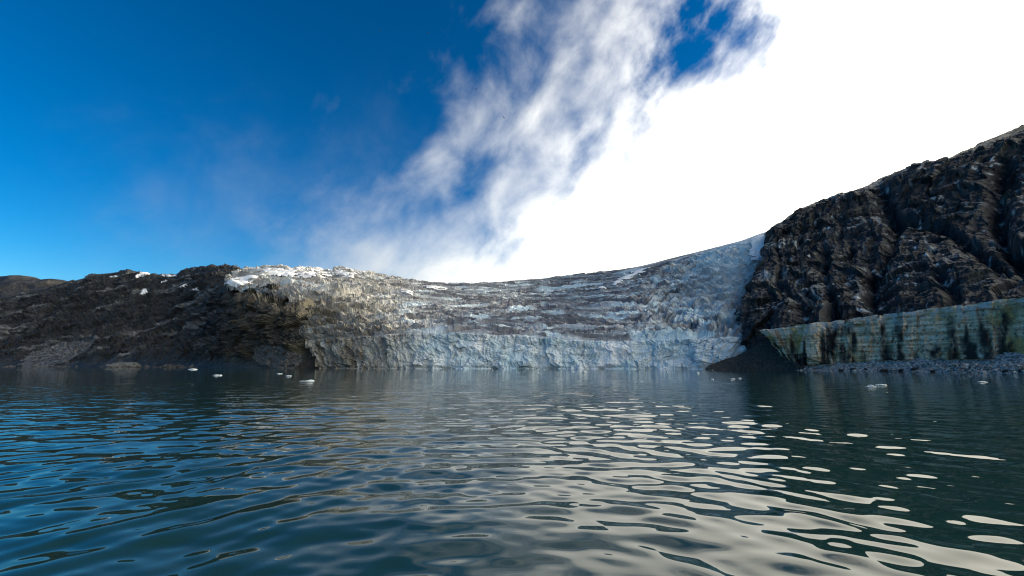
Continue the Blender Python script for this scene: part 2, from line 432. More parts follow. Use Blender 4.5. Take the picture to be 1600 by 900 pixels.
def build_glacier():
    NC = 1100
    rows = [[shore(*c[0]) for c in G]] + [[at(*c[k]) for c in G] for k in range(1, 6)]
    back = [p + np.array([p[0] * 0.12, 130.0, -4.0]) for p in rows[5]]
    back2 = [p + np.array([p[0] * 0.3, 330.0, -60.0]) for p in rows[5]]
    C, U = stations(rows + [back, back2], NC, 1)                          # (8, NC, 3)
    # --- terminal face, bottom of it under water
    NF = 110
    f = np.linspace(-0.12, 1, NF)[:, None, None]
    face = C[0] + (C[1] - C[0]) * f
    # ragged lip
    lip = fbm(U / 22, U * 0, U * 0 + 3.3, 5, 0.6)
    ff = np.clip(f, 0, 1)
    face[..., 2] += (ff[..., 0]) * lip[None] * 2.2
    # --- slope
    NS = 300
    lam = np.linspace(0, 1, NS)
    Lr = [0] + list(np.cumsum([np.linalg.norm(C[k + 1] - C[k], axis=1).mean() for k in range(1, 7)]))
    # finer near the viewer
    pos = np.interp(lam, [0, 0.93, 1.0], [Lr[0], Lr[4] + 40, Lr[6]])
    t = np.interp(pos, Lr, np.arange(7))
    slope = crom(C[1:], t)
    slope[..., 2] += (lip * 2.2)[None] * np.exp(-pos / 14)[:, None]
    V2 = np.broadcast_to(pos[:, None], slope.shape[:2]); U2 = np.broadcast_to(U[None], slope.shape[:2])
    # ---------- slope relief
    marg = np.exp(-U / 26)
    slope[..., 0] += marg[None] * (fbm(pos / 26, pos * 0, pos * 0 + 3, 5, 0.6) * 16)[:, None]
    face[..., 0] += marg[None] * fbm(face[..., 2] / 9, U[None] * 0, U[None] * 0 + 3, 4, 0.6) * 7
    Ns = grid_normals(slope); Ns *= np.sign(Ns[..., 2:3])
    px, py = project(slope)
    wr = sstep(px, 930, 1060) * (1 - 0.7 * sstep(t, 3.2, 4.0))[:, None]                   # fanning ice beside the cliff
    wl = 1 - sstep(px, 560, 720)                                          # broken ice of the sunlit shoulder
    wx = fbm(U2 / 70, V2 / 60, U2 * 0, 3) * 26; wy = fbm(U2 / 80, V2 / 50, U2 * 0 + 9, 3) * 16
    c1 = fbm((U2 + wx) / 55, (V2 + wy) / 9.5, U2 * 0 + 1, 4, 0.55, True)
    c2 = fbm((U2 + wx) / 16, (V2 + wy) / 4.2, U2 * 0 + 5, 4, 0.6, True)
    fl = fbm((U2 - 0.55 * V2 + wx * 0.5) / 10, (V2 + 0.55 * U2 + wy) / 75, U2 * 0 + 2, 4, 0.6, True)
    ser = fbm((U2 + wx) / 20, (V2 + wy) / 16, U2 * 0 + 7, 5, 0.58, True)
    fine = fbm(U2 / 4.5, V2 / 3.5, U2 * 0 + 4, 4, 0.6)
    blk, _ = cells((U2 + wx) / 15, (V2 + wy) / 9, U2 * 0 + 0.5); blk2, _ = cells((U2 + wx) / 6, (V2 + wy * 1.3) / 3.2, U2 * 0 + 0.5, 9)
    # open crevasses: long cracks across the flow in the middle, along it where the ice fans out by the cliff
    q1 = fbm((U2 + wx) / 75, (V2 + wy) / 8.5, U2 * 0 + 91, 3, 0.5); q2 = fbm((U2 - 0.55 * V2 + wx * 0.5) / 12, (V2 + 0.55 * U2) / 90, U2 * 0 + 92, 3, 0.5)
    crv = (1 - wr) * np.exp(-(q1 / 0.075) ** 2) + wr * np.exp(-(q2 / 0.085) ** 2)
    crv = crv * sstep(fbm(U2 / 26, V2 / 20, U2 * 0 + 93, 3), -0.25, 0.15)
    c1, c2, fl, ser = zero(c1), zero(c2), zero(fl), zero(ser)
    rough = (1 - 0.72 * sstep(t, 3.75, 4.3))[:, None] * (1 - 0.9 * sstep(t, 3.35, 3.75)[:, None] * sstep(px, 900, 1010))
    disp = (1 - wr) * (1 - wl) * (c1 * 5.5 + c2 * 2.6 + blk2 * 1.0) + wr * (fl * 7.5 + ser * 3.2 + blk * 2.2 + blk2 * 1.0) + wl * (ser * 7.5 + blk * 3.0 + blk2 * 1.8) + fine * 0.7 - 4.5 * crv
    big = fbm(U2 / 120, V2 / 70, U2 * 0 + 8, 2)
    edge = sstep(V2, 0, 9)
    disp = disp + 3.0
    slope_d = slope + Ns * ((disp * rough + big * 5) * edge)[..., None]
    # ---------- face relief
    Nf = grid_normals(face); Nf *= np.sign(-Nf[..., 1:2])
    Zf = face[..., 2]; Uf = np.broadcast_to(U[None], Zf.shape)
    pfx, pfy = project(face)
    warp = fbm(Uf / 30, Zf / 14, Uf * 0 + 6, 3) * 8
    blocks = fbm((Uf + warp) / 24, Zf / 16, Uf * 0 + 3, 4, 0.55, True)
    flute = fbm((Uf + warp * 0.4) / 5.0, Zf / 20, Uf * 0 + 2, 4, 0.6, True)
    crk = fbm((Uf + warp) / 19, (Zf + warp * 0.5) / 11, Uf * 0 + 11, 5, 0.55, True)
    left = 1 - sstep(pfx, 600, 700)
    fb, fe = cells((Uf + warp * 0.7) / 13, Zf / 17, Uf * 0 + 0.5, 3); fb2, fe2 = cells((Uf + warp) / 4.6, (Zf + warp * 0.4) / 5.5, Uf * 0 + 0.5, 5)
    fd = fb * 1.6 + fb2 * 1.0 - 1.1 * np.exp(-(fe / 0.06) ** 2) * sstep(fbm(Uf / 22, Zf / 15, Uf * 0 + 81, 3), -0.1, 0.3) + zero(blocks) * 4.0 + crk * 1.6 + flute * (0.9 + 1.6 * left) + fbm(Uf / 3, Zf / 3, Uf * 0, 4, 0.6) * 0.8
    notch = -1.8 * np.exp(-((Zf - 0.4) / 1.0) ** 2) * (0.5 + 0.8 * sstep(fbm(Uf / 18, Uf * 0, Uf * 0 + 1, 3), -0.3, 0.4))
    lean = sstep(Zf, 14, 26) * 1.2
    face_d = face + Nf * ((fd + notch + lean) * (1 - 0.6 * sstep(ff[..., 0], 0.93, 1)))[..., None]
    slope_d[0] = face_d[-1]
    # blend the lip of the slope to the displaced face
    off = face_d[-1] - slope[0]
    fall = np.exp(-V2 / 3.0)[..., None]
    slope_d[1:] += (off[None] * fall)[1:] 
    # ---------- colours of the ice, some sun and shade painted in
    n_d = fbm(U2 / 60, V2 / 40, U2 * 0 + 20, 4, 0.55)
    str_d = fbm((U2 + wx) / 50, (V2 + wy) / 5.0, U2 * 0 + 21, 4, 0.6)
    clean = fbm((U2 + wx) / 30, (V2 + wy) / 14, U2 * 0 + 31, 4, 0.6)
    dirt = np.clip(0.80 + 0.45 * crv + 0.5 * n_d + 1.1 * str_d + 0.35 * c1 - 1.0 * sstep(clean, 0.08, 0.35) - 0.25 * wl - 0.34 * wr + 1.0 * wr * fl, 0.02, 0.95)
    margin = sstep(px, 1060, 1150) * sstep(-py, -560, -400)
    dirt = dirt * (1 - 0.75 * margin)
    mud_shade = np.exp(-U2 / 30) * 0.8 * sstep(fbm(U2 / 9, V2 / 9, U2 * 0 + 27, 4, 0.6), -0.3, 0.3) * sstep(-V2, -170, -120) + wl * sstep(fbm(U2 / 22, V2 / 18, U2 * 0 + 23, 4, 0.6), 0.0, 0.5) * 0.75
    mud_shade = np.clip(mud_shade + (1 - sstep(px, 520, 650)) * sstep(py, 452, 500) * (0.55 + 0.8 * fbm(U2 / 8, V2 / 14, U2 * 0 + 28, 4, 0.6)), 0, 0.95); tan_sun = np.clip(wl * (0.55 + 0.9 * fbm(U2 / 30, V2 / 22, U2 * 0 + 24, 4, 0.6)), 0, 0.9)  # brown ice with lower-left shade painted in; beige shoulder with painted sun warmth
    blue_s = np.clip(0.15 + 0.5 * sstep(clean, 0.0, 0.5) + 0.3 * wr, 0, 0.8)
    nz = grid_normals(slope_d); nz *= np.sign(nz[..., 2:3])
    cap = sstep(-py, -441, -431) * sstep(px, 372, 402) * sstep(-px, -655, -545) * sstep(nz[..., 2], 0.55, 0.85)
    streak = sstep(str_d + 0.6 * c1, 0.42, 0.75) * sstep(nz[..., 2], 0.8, 0.97) * 0.55
    snow = np.clip(np.maximum(cap * sstep(fbm(U2 / 25, V2 / 12, U2 * 0 + 41, 4), -0.35, 0.1), streak), 0, 1)
    # ---------- face colours: folded dirt lines, stains
    fold = fbm((Uf + warp) / 40, Zf / 18, Uf * 0 + 51, 3) * 34 + Zf * 0.8 + warp
    line = np.exp(-((np.mod(fold, 3.1) - 1.5) / 0.28) ** 2) * sstep(fbm(Uf / 30, Zf / 16, Uf * 0 + 52, 3), 0.0, 0.35)
    stain = sstep(fbm(Uf / 16, Zf / 10, Uf * 0 + 53, 5, 0.6), 0.1, 0.5) * 0.55
    top_d = sstep(Zf + lip[None] * 4, 19, 27) * 0.45
    crd = sstep(-crk, 0.05, 0.45) * 0.35
    fdirt = np.clip(0.5 * np.exp(-(fe2 / 0.09) ** 2) * sstep(stain, 0.02, 0.3) + line * 0.8 + stain * 0.6 + top_d * 0.8 + crd * 0.5, 0, 0.9)
    fmud_shade = np.clip((1 - sstep(pfx, 530, 690)) * (0.75 + 1.0 * fbm(Uf / 6, Zf / 22, Uf * 0 + 55, 4, 0.6)), 0, 0.9)  # brown streaked ice, darkened further by shade put into the colour
    fmud_shade = np.maximum(fmud_shade, 0.7 * sstep(fbm(Uf / 7, Zf / 12, Uf * 0 + 56, 4, 0.6), 0.42, 0.62))
    fblue = np.clip(0.42 + 0.8 * fbm(Uf / 28, Zf / 10, Uf * 0 + 57, 4, 0.55), 0, 1)
    fsnow = sstep(fbm(Uf / 30, Zf / 14, Uf * 0 + 58, 3), 0.15, 0.3) * 0.6 * sstep(pfx, 600, 700)
    root = empty('glacier', (20, 350, 0)); tag(root, 'cracked blue and grey glacier ending in an ice cliff at the water', 'glacier')
    def child(o):
        o.parent = root; o.matrix_parent_inverse = root.matrix_world.inverted(); return o
    off0 = np.array([20, 350, 0.0])
    a = link('ice_cliff', grid_mesh('ice_cliff', face_d - off0, dict(dirt=fdirt, mud_shade=fmud_shade, blue=fblue, snow=fsnow, tan=left * 0.5), False), M_ICE, root)
    a['label'] = 'pale blue cracked ice cliff rising from the water'
    b = link('crevassed_slope', grid_mesh('crevassed_slope', slope_d - off0, dict(dirt=dirt, mud_shade=mud_shade, blue=blue_s * (1 - 0.8 * wl), snow=snow, tan=tan_sun), False), M_ICE, root)
    b['label'] = 'dirty grey crevassed ice sweeping up to the ridge'
    # snow lying on it
    pdx, pdy = project(slope_d)
    jag = fbm(U2 / 14, V2 / 7, U2 * 0 + 61, 4, 0.6)
    vis = sstep(-pos, -(Lr[4] + 30), -(Lr[4] - 20))[:, None]
    def blob(cx, cy, rx, ry, ang=0, edge=0.5):
        a_ = math.radians(ang); dx = pdx - cx; dy = pdy - cy
        u = (dx * math.cos(a_) + dy * math.sin(a_)) / rx; v = (-dx * math.sin(a_) + dy * math.cos(a_)) / ry
        return np.clip(1.0 - 0.5 * (u * u + v * v) + edge * jag, 0, 1)
    dsm = blur(blur(disp * rough * edge, 7, 0), 7, 1)
    P0 = slope - off0 + Ns * (big * 5 * edge + dsm + 2.2)[..., None]
    spots = [(372, 443, 34, 9, -14, 1.5), (455, 430, 75, 5.5, 3, 2.0), (548, 434, 26, 4.5, 12, 1.5), (678, 451, 22, 4, 8, 1.0), (634, 458, 12, 3, 20, 1.0),
             (985, 434, 34, 3.2, -24, 1.0), (938, 452, 20, 2.2, -6, 1.0), (1187, 392, 14, 24, 20, 1.0)]
    for cx, cy, rx, ry, an, th in spots:
        peel('snow_patch', P0, Ns, blob(cx, cy, rx, ry, an), M_SNOW, root, th, 0.3)
    return
build_glacier()

# ------------------------------------------------------------------ left hill
def build_hill():
    cols = [  # px water, Y water, px ridge, py ridge, Y ridge
        (-260, 800, -260, 492, 930), (-120, 760, -120, 480, 930), (0, 700, 0, 464, 920), (60, 680, 55, 453, 910), (115, 655, 105, 441, 900), (150, 630, 140, 430, 885),
        (205, 600, 200, 421, 860), (245, 575, 240, 428, 840), (280, 555, 275, 427, 815), (305, 535, 300, 417, 790), (335, 498, 330, 414, 765), (375, 458, 370, 419, 740),
        (415, 420, 405, 432, 700), (470, 386, 450, 450, 640), (540, 388, 520, 480, 600), (640, 388, 620, 510, 560)]
    v = [0, .10, .36, .70, 1.0]; g = [0, .10, .40, .72, 1.0]
    rows = [[] for _ in v]
    for (pw, Yw, pr, pyr, Yr) in cols:
        w0 = shore(pw, Yw); pyw = project(w0[None])[1][0]
        steep = sstep(np.array(float(pw)), 290, 400)
        for k, (vv, gg) in enumerate(zip(v, g)):
            if k == 0: rows[0].append(w0); continue
            gg = gg * (1 - 0.86 * steep) if vv < 1 else gg
            rows[k].append(at(pw + (pr - pw) * vv, pyw + (pyr - pyw) * vv, Yw + (Yr - Yw) * gg))
    back = [p + np.array([p[0] * 0.1, 150.0, -25.0]) for p in rows[-1]]
    under = [p + np.array([0, -6.0, -4.0]) for p in rows[0]]
    C, U = stations([under] + rows + [back], 820, 1)
    NR = 250
    t = np.concatenate([np.linspace(0, 1, 8)[:-1], np.linspace(1, 5, NR - 20), np.linspace(5, 6, 14)[1:]])
    ti = np.clip(np.floor(t).astype(int), 0, len(C) - 2); tf = (t - ti)[:, None, None]
    S = C[ti] * (1 - tf) + C[ti + 1] * tf
    S[8:] = blur(S, 7, 0)[8:]
    Nn = grid_normals(S); Nn *= np.sign(Nn[..., 2:3])
    x, y, z = S[..., 0], S[..., 1], S[..., 2]
    px, py = project(S)
    bed = z - 0.30 * x - 0.10 * y + 12 * fbm(x / 220, y / 220, z / 160, 2)
    e1 = fbm(x / 90, y / 90, z / 60, 5, 0.52, True)
    ledg = fbm(bed / 11, x / 140, y / 140, 4, 0.6)
    ledg2 = fbm(bed / 3.5, x / 40, y / 40, 3, 0.6)
    gul = fbm(x / 34, y / 60, z / 120, 4, 0.55, True)
    fine = fbm(x / 7, y / 7, z / 7, 4, 0.62)
    foot = sstep(z, 0.5, 16)
    crag = fbm(x / 22, y / 22, z / 18, 5, 0.6, True)
    near = sstep(px, 330, 400)
    hb, he = cells(x / 17, y / 17, bed / 9, 1); hb2, he2 = cells(x / 6.5, y / 6.5, bed / 4, 2)
    e1, gul, crag = zero(e1), zero(gul), zero(crag)
    jag = fbm(x / 10, y / 14, z / 6, 4, 0.6)
    def blob0(cx, cy, rx, ry, ang, edge):
        a_ = math.radians(ang); dx = px - cx; dy = py - cy
        u = (dx * math.cos(a_) + dy * math.sin(a_)) / rx; vv = (-dx * math.sin(a_) + dy * math.cos(a_)) / ry
        return np.clip(1.0 - 0.5 * (u * u + vv * vv) + edge * jag, 0, 1)
    fanP = blob0(88, 557, 58, 15, -17, 0.45); fanD = blob0(437, 561, 40, 19, 14, 0.25)
    fan = np.maximum(sstep(fanP, 0.25, 0.6), sstep(fanD, 0.25, 0.6))
    disp = (e1 * 11 + ledg * 11 + ledg2 * 3.5 + gul * (4 + 6 * near) + crag * (4 + 5 * near) + hb * 3.0 + hb2 * 1.5 + 5.0) * foot + fine * 2.6 * (0.3 + 0.7 * foot)
    disp = disp * (1 - 0.8 * fan) + fan * (3.0 + 0.9 * hb2 + 1.6 * crag)
    ridge_t = np.clip((t - 4.2) / 0.8, 0, 1)[:, None]
    disp *= (1 - 0.45 * ridge_t)
    D = S + Nn * disp[..., None]
    nz = grid_normals(D); nz *= np.sign(nz[..., 2:3])
    streak = fbm(bed / 7.0, x / 160, y / 160, 4, 0.6)
    leftw = 1 - sstep(px, 330, 400)
    pale = sstep(streak, 0.05, 0.32) * sstep(fbm(bed / 18, x / 120, y / 120, 4, 0.6), -0.2, 0.2) * 0.6 * leftw * (0.5 + 0.5 * sstep(fbm(x / 9, y / 9, z / 5, 3, 0.6), -0.2, 0.3))
    pale = np.maximum(pale, 0.45 * sstep(fbm(x / 8, y / 8, z / 6, 4, 0.65), 0.42, 0.6))
    och = sstep(fbm(x / 14, y / 14, z / 10, 4, 0.65), 0.15, 0.5) * np.exp(-(segdist(px, py, [(303, 470), (290, 505), (258, 535)]) / 12) ** 2)  # sunlit spots of the crag put into the colour
    och = np.maximum(och, 0.6 * sstep(fbm(x / 30, y / 30, z / 20, 4, 0.6), 0.1, 0.5) * (1 - leftw) + 0.22 * near)
    off0 = np.array([-350, 600, 0.0])
    hm, fans = split_grid('hill', D - off0, dict(pale=pale, ochre=och), [('scree_fan', fanP), ('scree_fan', fanD)], None, None)
    o = link('hill', hm, M_HILL)
    o.location = off0; tag(o, 'dark rocky hillside with pale dipping ledges beside the glacier', kind='structure')
    pdx, pdy = project(D)
    def blob(cx, cy, rx, ry, ang=0, edge=0.55):
        a_ = math.radians(ang); dx = pdx - cx; dy = pdy - cy
        u = (dx * math.cos(a_) + dy * math.sin(a_)) / rx; vv = (-dx * math.sin(a_) + dy * math.cos(a_)) / ry
        return np.clip(1.0 - 0.5 * (u * u + vv * vv) + edge * jag, 0, 1)
    for cx, cy, rx, ry, an in [(223, 429, 13, 3.2, -12), (262, 431, 14, 2.0, 0), (257, 439, 6, 2.4, -25), (344, 430, 3.5, 2.5, -30), (178, 432, 9, 1.3, -5),
                               (225, 457, 7, 5, -40), (315, 452, 16, 3, -8), (285, 446, 8, 2, -15)]:
        peel('snow_patch', D - off0, nz, blob(cx, cy, rx, ry, an), M_SNOW, o, 0.9, 0.25)
    p = link('scree_fan', fans[0], M_SCREE_F, o); p['label'] = 'pale fan of loose scree at the foot of the hill'
    p = link('scree_fan', fans[1], M_SCREE_D, o); p['label'] = 'grey brown scree cone beside the ice'
    return D, pdx, pdy
HILL = build_hill()

def build_far_hill():
    pts = [(-420, 452), (-300, 440), (-200, 446), (-100, 437), (0, 435), (30, 433), (62, 439), (85, 437), (104, 443), (130, 456), (180, 470), (260, 500)]
    ridge = [at(a, b, 1350) for a, b in pts]
    rows = [[np.array([p[0] * 0.8, 1000, -2.0]) for p in ridge], [np.array([p[0] * 0.9, 1180, p[2] * 0.55]) for p in ridge], ridge, [p + np.array([-40, 250, -60]) for p in ridge]]
    C, U = stations(rows, 260, 2)
    S = crom(C, np.linspace(0, 3, 90)); Nn = grid_normals(S); Nn *= np.sign(Nn[..., 2:3])
    x, y, z = S[..., 0], S[..., 1], S[..., 2]
    D = S + Nn * (fbm(x / 80, y / 80, z / 40, 5, 0.55, True) * 9 + fbm(z / 9, x / 90, y / 90, 3) * 5)[..., None]
    off0 = np.array([-900, 1000, 0.0])
    o = link('distant_hill', grid_mesh('distant_hill', D - off0, dict(pale=x * 0, ochre=sstep(fbm(x / 60, y / 60, z / 30, 4), 0, 0.5) * 0.25), False), M_HILL)
    o.location = off0; tag(o, 'low brown hill far behind the dark hillside', kind='structure')
build_far_hill()

# ------------------------------------------------------------------ right cliff
K = [  # base              | lower           | middle          | upper           | ridge
    ((1200, 548, 345), (1190, 500, 360), (1205, 450, 390), (1232, 410, 415), (1240, 372, 445)),
    ((1174, 548, 300), (1160, 482, 316), (1180, 436, 348), (1201, 400, 374), (1207, 363, 400)),
    ((1215, 540, 283), (1205, 480, 300), (1215, 430, 330), (1226, 380, 365), (1247, 334, 392)),
    ((1270, 533, 262), (1270, 470, 285), (1270, 420, 320), (1275, 365, 355), (1285, 315, 385)),
    ((1340, 526, 243), (1340, 460, 266), (1340, 405, 300), (1342, 350, 335), (1350, 297, 368)),
    ((1420, 518, 222), (1420, 450, 246), (1420, 390, 282), (1422, 328, 318), (1425, 265, 350)),
    ((1500, 510, 203), (1500, 440, 226), (1500, 375, 262), (1500, 310, 298), (1500, 246, 330)),
    ((1600, 498, 182), (1600, 428, 204), (1600, 355, 240), (1600, 280, 275), (1600, 205, 308)),
    ((1720, 488, 165), (1720, 410, 185), (1725, 330, 220), (1730, 245, 255), (1730, 160, 290)),
    ((1900, 475, 150), (1900, 390, 170), (1900, 300, 205), (1910, 200, 240), (1920, 110, 270)),
    ((2300, 460, 130), (2300, 370, 150), (2300, 280, 180), (2310, 180, 210), (2320, 60, 245)),
]
def band_noise(x, y): return fbm(x / 25, y / 25, x * 0, 3)
def build_cliff():
    rows = [[at(*c[k]) for c in K] for k in range(5)]
    back = [p + np.array([40.0, 110.0, 12.0]) for p in rows[4]]
    back2 = [p + np.array([120.0, 330.0, -10.0]) for p in rows[4]]
    sink = [np.array([p[0], p[1], -4.0]) for p in rows[0]]
    C, U = stations([sink] + rows + [back, back2], 640, 3)
    t = np.concatenate([np.linspace(0, 1, 12)[:-1], np.linspace(1, 5, 380), np.linspace(5, 7, 36)[1:]]) - 1
    S = crom(C, t + 1)
    Nn = grid_normals(S); Nn *= np.sign(-Nn[..., 1].mean())
    x, y, z = S[..., 0], S[..., 1], S[..., 2]
    px, py = project(S)
    Uu = np.broadcast_to(U[None], z.shape)
    wob = fbm(x / 50, y / 50, z / 40, 3) * 17
    butt = fbm((Uu + wob) / 26, z / 110, Uu * 0 + 2, 4, 0.5, True)
    rib = fbm((Uu + wob) / 7.5, z / 60, Uu * 0 + 5, 4, 0.6, True)
    bed = z + 0.10 * Uu * 0 - 0.09 * x + 5 * fbm(x / 70, y / 70, z / 70, 2)
    led = fbm(bed / 7, x / 90, y / 90, 4, 0.62)
    led2 = fbm(bed / 2.2, x / 30, y / 30, 3, 0.6)
    chunk = fbm(x / 12, y / 12, z / 12, 5, 0.6)
    kb, ke = cells((x + wob) / 9, y / 9, z / 17, 4); kb2, ke2 = cells(x / 3.6, y / 3.6, z / 4.5, 6)
    rib2 = fbm((Uu + wob * 0.5) / 3.2, z / 34, Uu * 0 + 6, 4, 0.6, True)
    wv_ = sstep(-px + 0.5 * (py - 400), -1400, -1300)                      # upright ribs towards the ice, level beds towards the boat
    disp = 3 + zero(butt) * 9 + zero(rib) * (1.0 + 1.2 * wv_) + zero(rib2) * (0.3 + 0.8 * wv_) + led * (4.2 - 1.5 * wv_) + led2 * (1.6 - 0.7 * wv_) + chunk * 1.5 + kb * 2.0 + kb2 * 0.6
    for pts, wid, dep in [([(1380, 300), (1398, 350), (1392, 400), (1372, 430)], 11, 9), ([(1400, 345), (1470, 360), (1530, 395), (1575, 440)], 9, 8),
                          ([(1572, 262), (1552, 320), (1575, 385), (1600, 430)], 12, 10), ([(1290, 400), (1296, 450), (1305, 500)], 8, 7), ([(1360, 430), (1362, 480), (1365, 505)], 9, 7),
                          ([(1215, 445), (1240, 470), (1262, 505)], 9, 5), ([(1215, 380), (1218, 430)], 4, 3), ([(1470, 440), (1500, 470), (1490, 490)], 10, 6)]:
        disp -= dep * (0.9 + 0.5 * chunk) * np.exp(-(segdist(px + wob * 0.8 + chunk * 5, py, pts) / wid) ** 2)
    tt = t[:, None]
    disp *= 1 - 0.55 * sstep(tt, 3.7, 4.0)
    D = S + Nn * disp[..., None]
    nz = grid_normals(D); nz *= np.sign((nz * Nn).sum(-1, keepdims=True))
    flat = sstep(nz[..., 2], 0.45, 0.8)
    pn = fbm(x / 30, y / 30, z / 22, 4, 0.6)
    pale = flat * sstep(led + 0.5 * led2, 0.0, 0.45) * sstep(pn, -0.1, 0.35) * 0.9
    wet = sstep(fbm((Uu + wob) / 5, z / 26, Uu * 0 + 9, 4, 0.6), 0.12, 0.4) * sstep(pn, -0.1, 0.3) * 0.6
    spk = sstep(fbm(x / 4, y / 4, z / 6, 4, 0.65), 0.20, 0.38) * sstep(fbm(x / 26, y / 26, z / 26, 3), -0.12, 0.2)
    pale = np.maximum(np.maximum(pale, wet), spk)
    och = sstep(fbm((Uu + wob) / 9, z / 30, Uu * 0 + 19, 4, 0.6), 0.25, 0.55) * 0.35
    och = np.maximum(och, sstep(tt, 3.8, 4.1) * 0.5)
    off0 = np.array([250, 250, 0.0])
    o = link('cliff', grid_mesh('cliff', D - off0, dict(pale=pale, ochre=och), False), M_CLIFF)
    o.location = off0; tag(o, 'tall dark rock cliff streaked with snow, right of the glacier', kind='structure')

    # --- pale limestone band under it, in beds one above another
    B = [  # top edge          bottom edge        waterline
        ((1188, 517, 276), (1236, 573, 262), (1238, 250)), ((1240, 510, 259), (1248, 571, 254), (1252, 245)), ((1330, 499, 236), (1330, 566, 232), (1332, 222)),
        ((1400, 490, 218), (1400, 562, 214), (1402, 203)), ((1500, 478, 195), (1500, 561, 191), (1500, 178)), ((1600, 465, 174), (1600, 560, 170), (1602, 156)),
        ((1720, 452, 155), (1720, 558, 151), (1722, 138)), ((1900, 432, 136), (1900, 556, 132), (1900, 118)), ((2300, 400, 115), (2300, 554, 111), (2300, 98))]
    top = [at(*b[0]) for b in B]; bot = [at(*b[1]) for b in B]; wat = [shore(*b[2]) for b in B]
    top_n = None
    C, U = stations([[p + np.array([3.0, 9.0, -0.8]) for p in top], [p + np.array([0, 0.2, 0]) for p in top], bot, [p + np.array([0, 2, -3.0]) for p in bot]], 620, 1)
    nb = 7
    rngb = np.random.RandomState(5)
    C[1, :, 2] += fbm(U / 7, U * 0, U * 0 + 44, 5, 0.6) * 1.8
    cuts = np.sort(np.concatenate([[0, 1], (np.arange(1, nb) + rngb.uniform(-.42, .42, nb - 1)) / nb]))
    for k in range(nb):
        n = 12
        f = np.linspace(cuts[k], cuts[k + 1], n)
        wv = lambda c: (0 if c in (0, 1) else 1) * 0.06 * fbm(U / 16, U * 0 + c * 31, U * 0, 4, 0.6)
        w0, w1 = wv(cuts[k]), wv(cuts[k + 1])
        ev = np.concatenate([[0], np.linspace(0, 1, n - 2), [1]])[:, None]
        S = C[1][None] + (C[2] - C[1])[None] * ((cuts[k] + w0)[None] * (1 - ev) + (cuts[k + 1] + w1)[None] * ev)[..., None]
        e = (f - cuts[k]) / (cuts[k + 1] - cuts[k])
        e = ev[:, 0]
        prof = np.minimum(1, np.minimum(e, 1 - e) * 7)[:, None]              # joint drawn back between beds
        x, y, z = S[..., 0], S[..., 1], S[..., 2]; Uu = np.broadcast_to(U[None], z.shape)
        cb, ce = cells(Uu / 6.5 + 0.3 * fbm(z / 3, Uu / 9, z * 0, 3), z / 8, z * 0 + 0.5, 7); cb2, _ = cells(Uu / 11, z / 30, z * 0 + 0.5, 3)
        colm = fbm(Uu / 14, z / 40, Uu * 0 + 70, 4, 0.55, True)
        crk = fbm(Uu / 3.4, z / 9 + k * 3.1, Uu * 0 + 71, 4, 0.6, True)
        dsp = colm * 3.4 + cb * 1.2 + cb2 * 1.8 + crk * 0.8 + rngb.uniform(-0.15, 0.25) + (prof - 1) * (0.05 + 0.25 * fbm(Uu / 9, z * 0 + k, Uu * 0, 3)) + fbm(Uu / 1.6, z / 1.2, Uu * 0 + 72, 3, 0.6) * 0.7
        nrm = unit(np.array([-0.35, -1, 0.0]))
        D = S + nrm * dsp[..., None]
        D[..., 0] += np.exp(-Uu / 5) * fbm(z / 4, Uu * 0 + 2, Uu * 0, 4, 0.6) * 5
        D[0, :, 1] += 3.0; D[-1, :, 1] += 3.0                                # close the bed backwards
        if k == 0:
            Dl = C[0] + np.array([0, 4, -1.0]); mid = (D[0] * 0.5 + Dl * 0.5) + np.stack([0 * U, 0 * U, fbm(U / 6, U * 0, U * 0 + 5, 4) * 1.0], -1)
            D = np.concatenate([Dl[None], mid[None], D])
            x, y, z = D[..., 0], D[..., 1], D[..., 2]; Uu = np.broadcast_to(U[None], z.shape)
        pz = (z - C[2][None, :, 2]) / (C[1][None, :, 2] - C[2][None, :, 2])
        st = sstep(fbm(Uu / 9, z / 60, Uu * 0 + 75, 4, 0.6) + 0.25 * fbm(Uu / 2.5, z / 12, Uu * 0 + 76, 3) - 0.30 * pz + 0.10 + 0.3 * fbm(Uu / 5, z / 5, Uu * 0 + 91, 4, 0.65), 0.0, 0.26)
        px, py = project(D)
        for cx, wd in [(1236, 5), (1285, 6), (1380, 7), (1487, 9), (1537, 12), (1570, 15)]:
            st = np.maximum(st, np.exp(-((px - cx - (py - 520) * 0.08) / (wd * (0.4 + 0.8 * np.clip(1 - pz, 0, 1)))) ** 4) * sstep(-pz, -0.92, -0.7) * sstep(fbm(Uu / 3.5, z / 9, Uu * 0 + 79, 4, 0.65), -0.35, 0.1))
        pl = sstep(pz + 0.25 * fbm(Uu / 8, z / 6, Uu * 0 + 77, 4, 0.6), 0.76, 0.95) * sstep(fbm(Uu / 3, z / 2, Uu * 0 + 78, 4, 0.6), -0.25, 0.2) * 0.85
        b = link('rock_layer', grid_mesh('rock_layer', D - off0, dict(stain=np.clip(st, 0, 1), pale=pl), False), M_LIME, o)
    # --- beach of pale rubble under the band
    Cb, U = stations([[p + np.array([0, -3.0, -2.5]) for p in wat], wat, [p * 0.35 + q * 0.65 + np.array([0, 0, -0.8]) for p, q in zip(wat, bot)], [p + np.array([0, 1.5, 1.0]) for p in bot], [p + np.array([0, 5, 1.5]) for p in bot]], 620, 1)
    S = crom(Cb, np.linspace(0, 4, 60)); x, y, z = S[..., 0], S[..., 1], S[..., 2]
    Uu = np.broadcast_to(U[None], z.shape)
    S[..., 2] += (fbm(Uu / 22, y * 0, y * 0 + 3, 3) * 2.2 + fbm(x / 3, y / 3, z * 0, 4, 0.6) * 0.7) * sstep(np.linspace(0, 4, 60), 0.8, 2)[:, None]
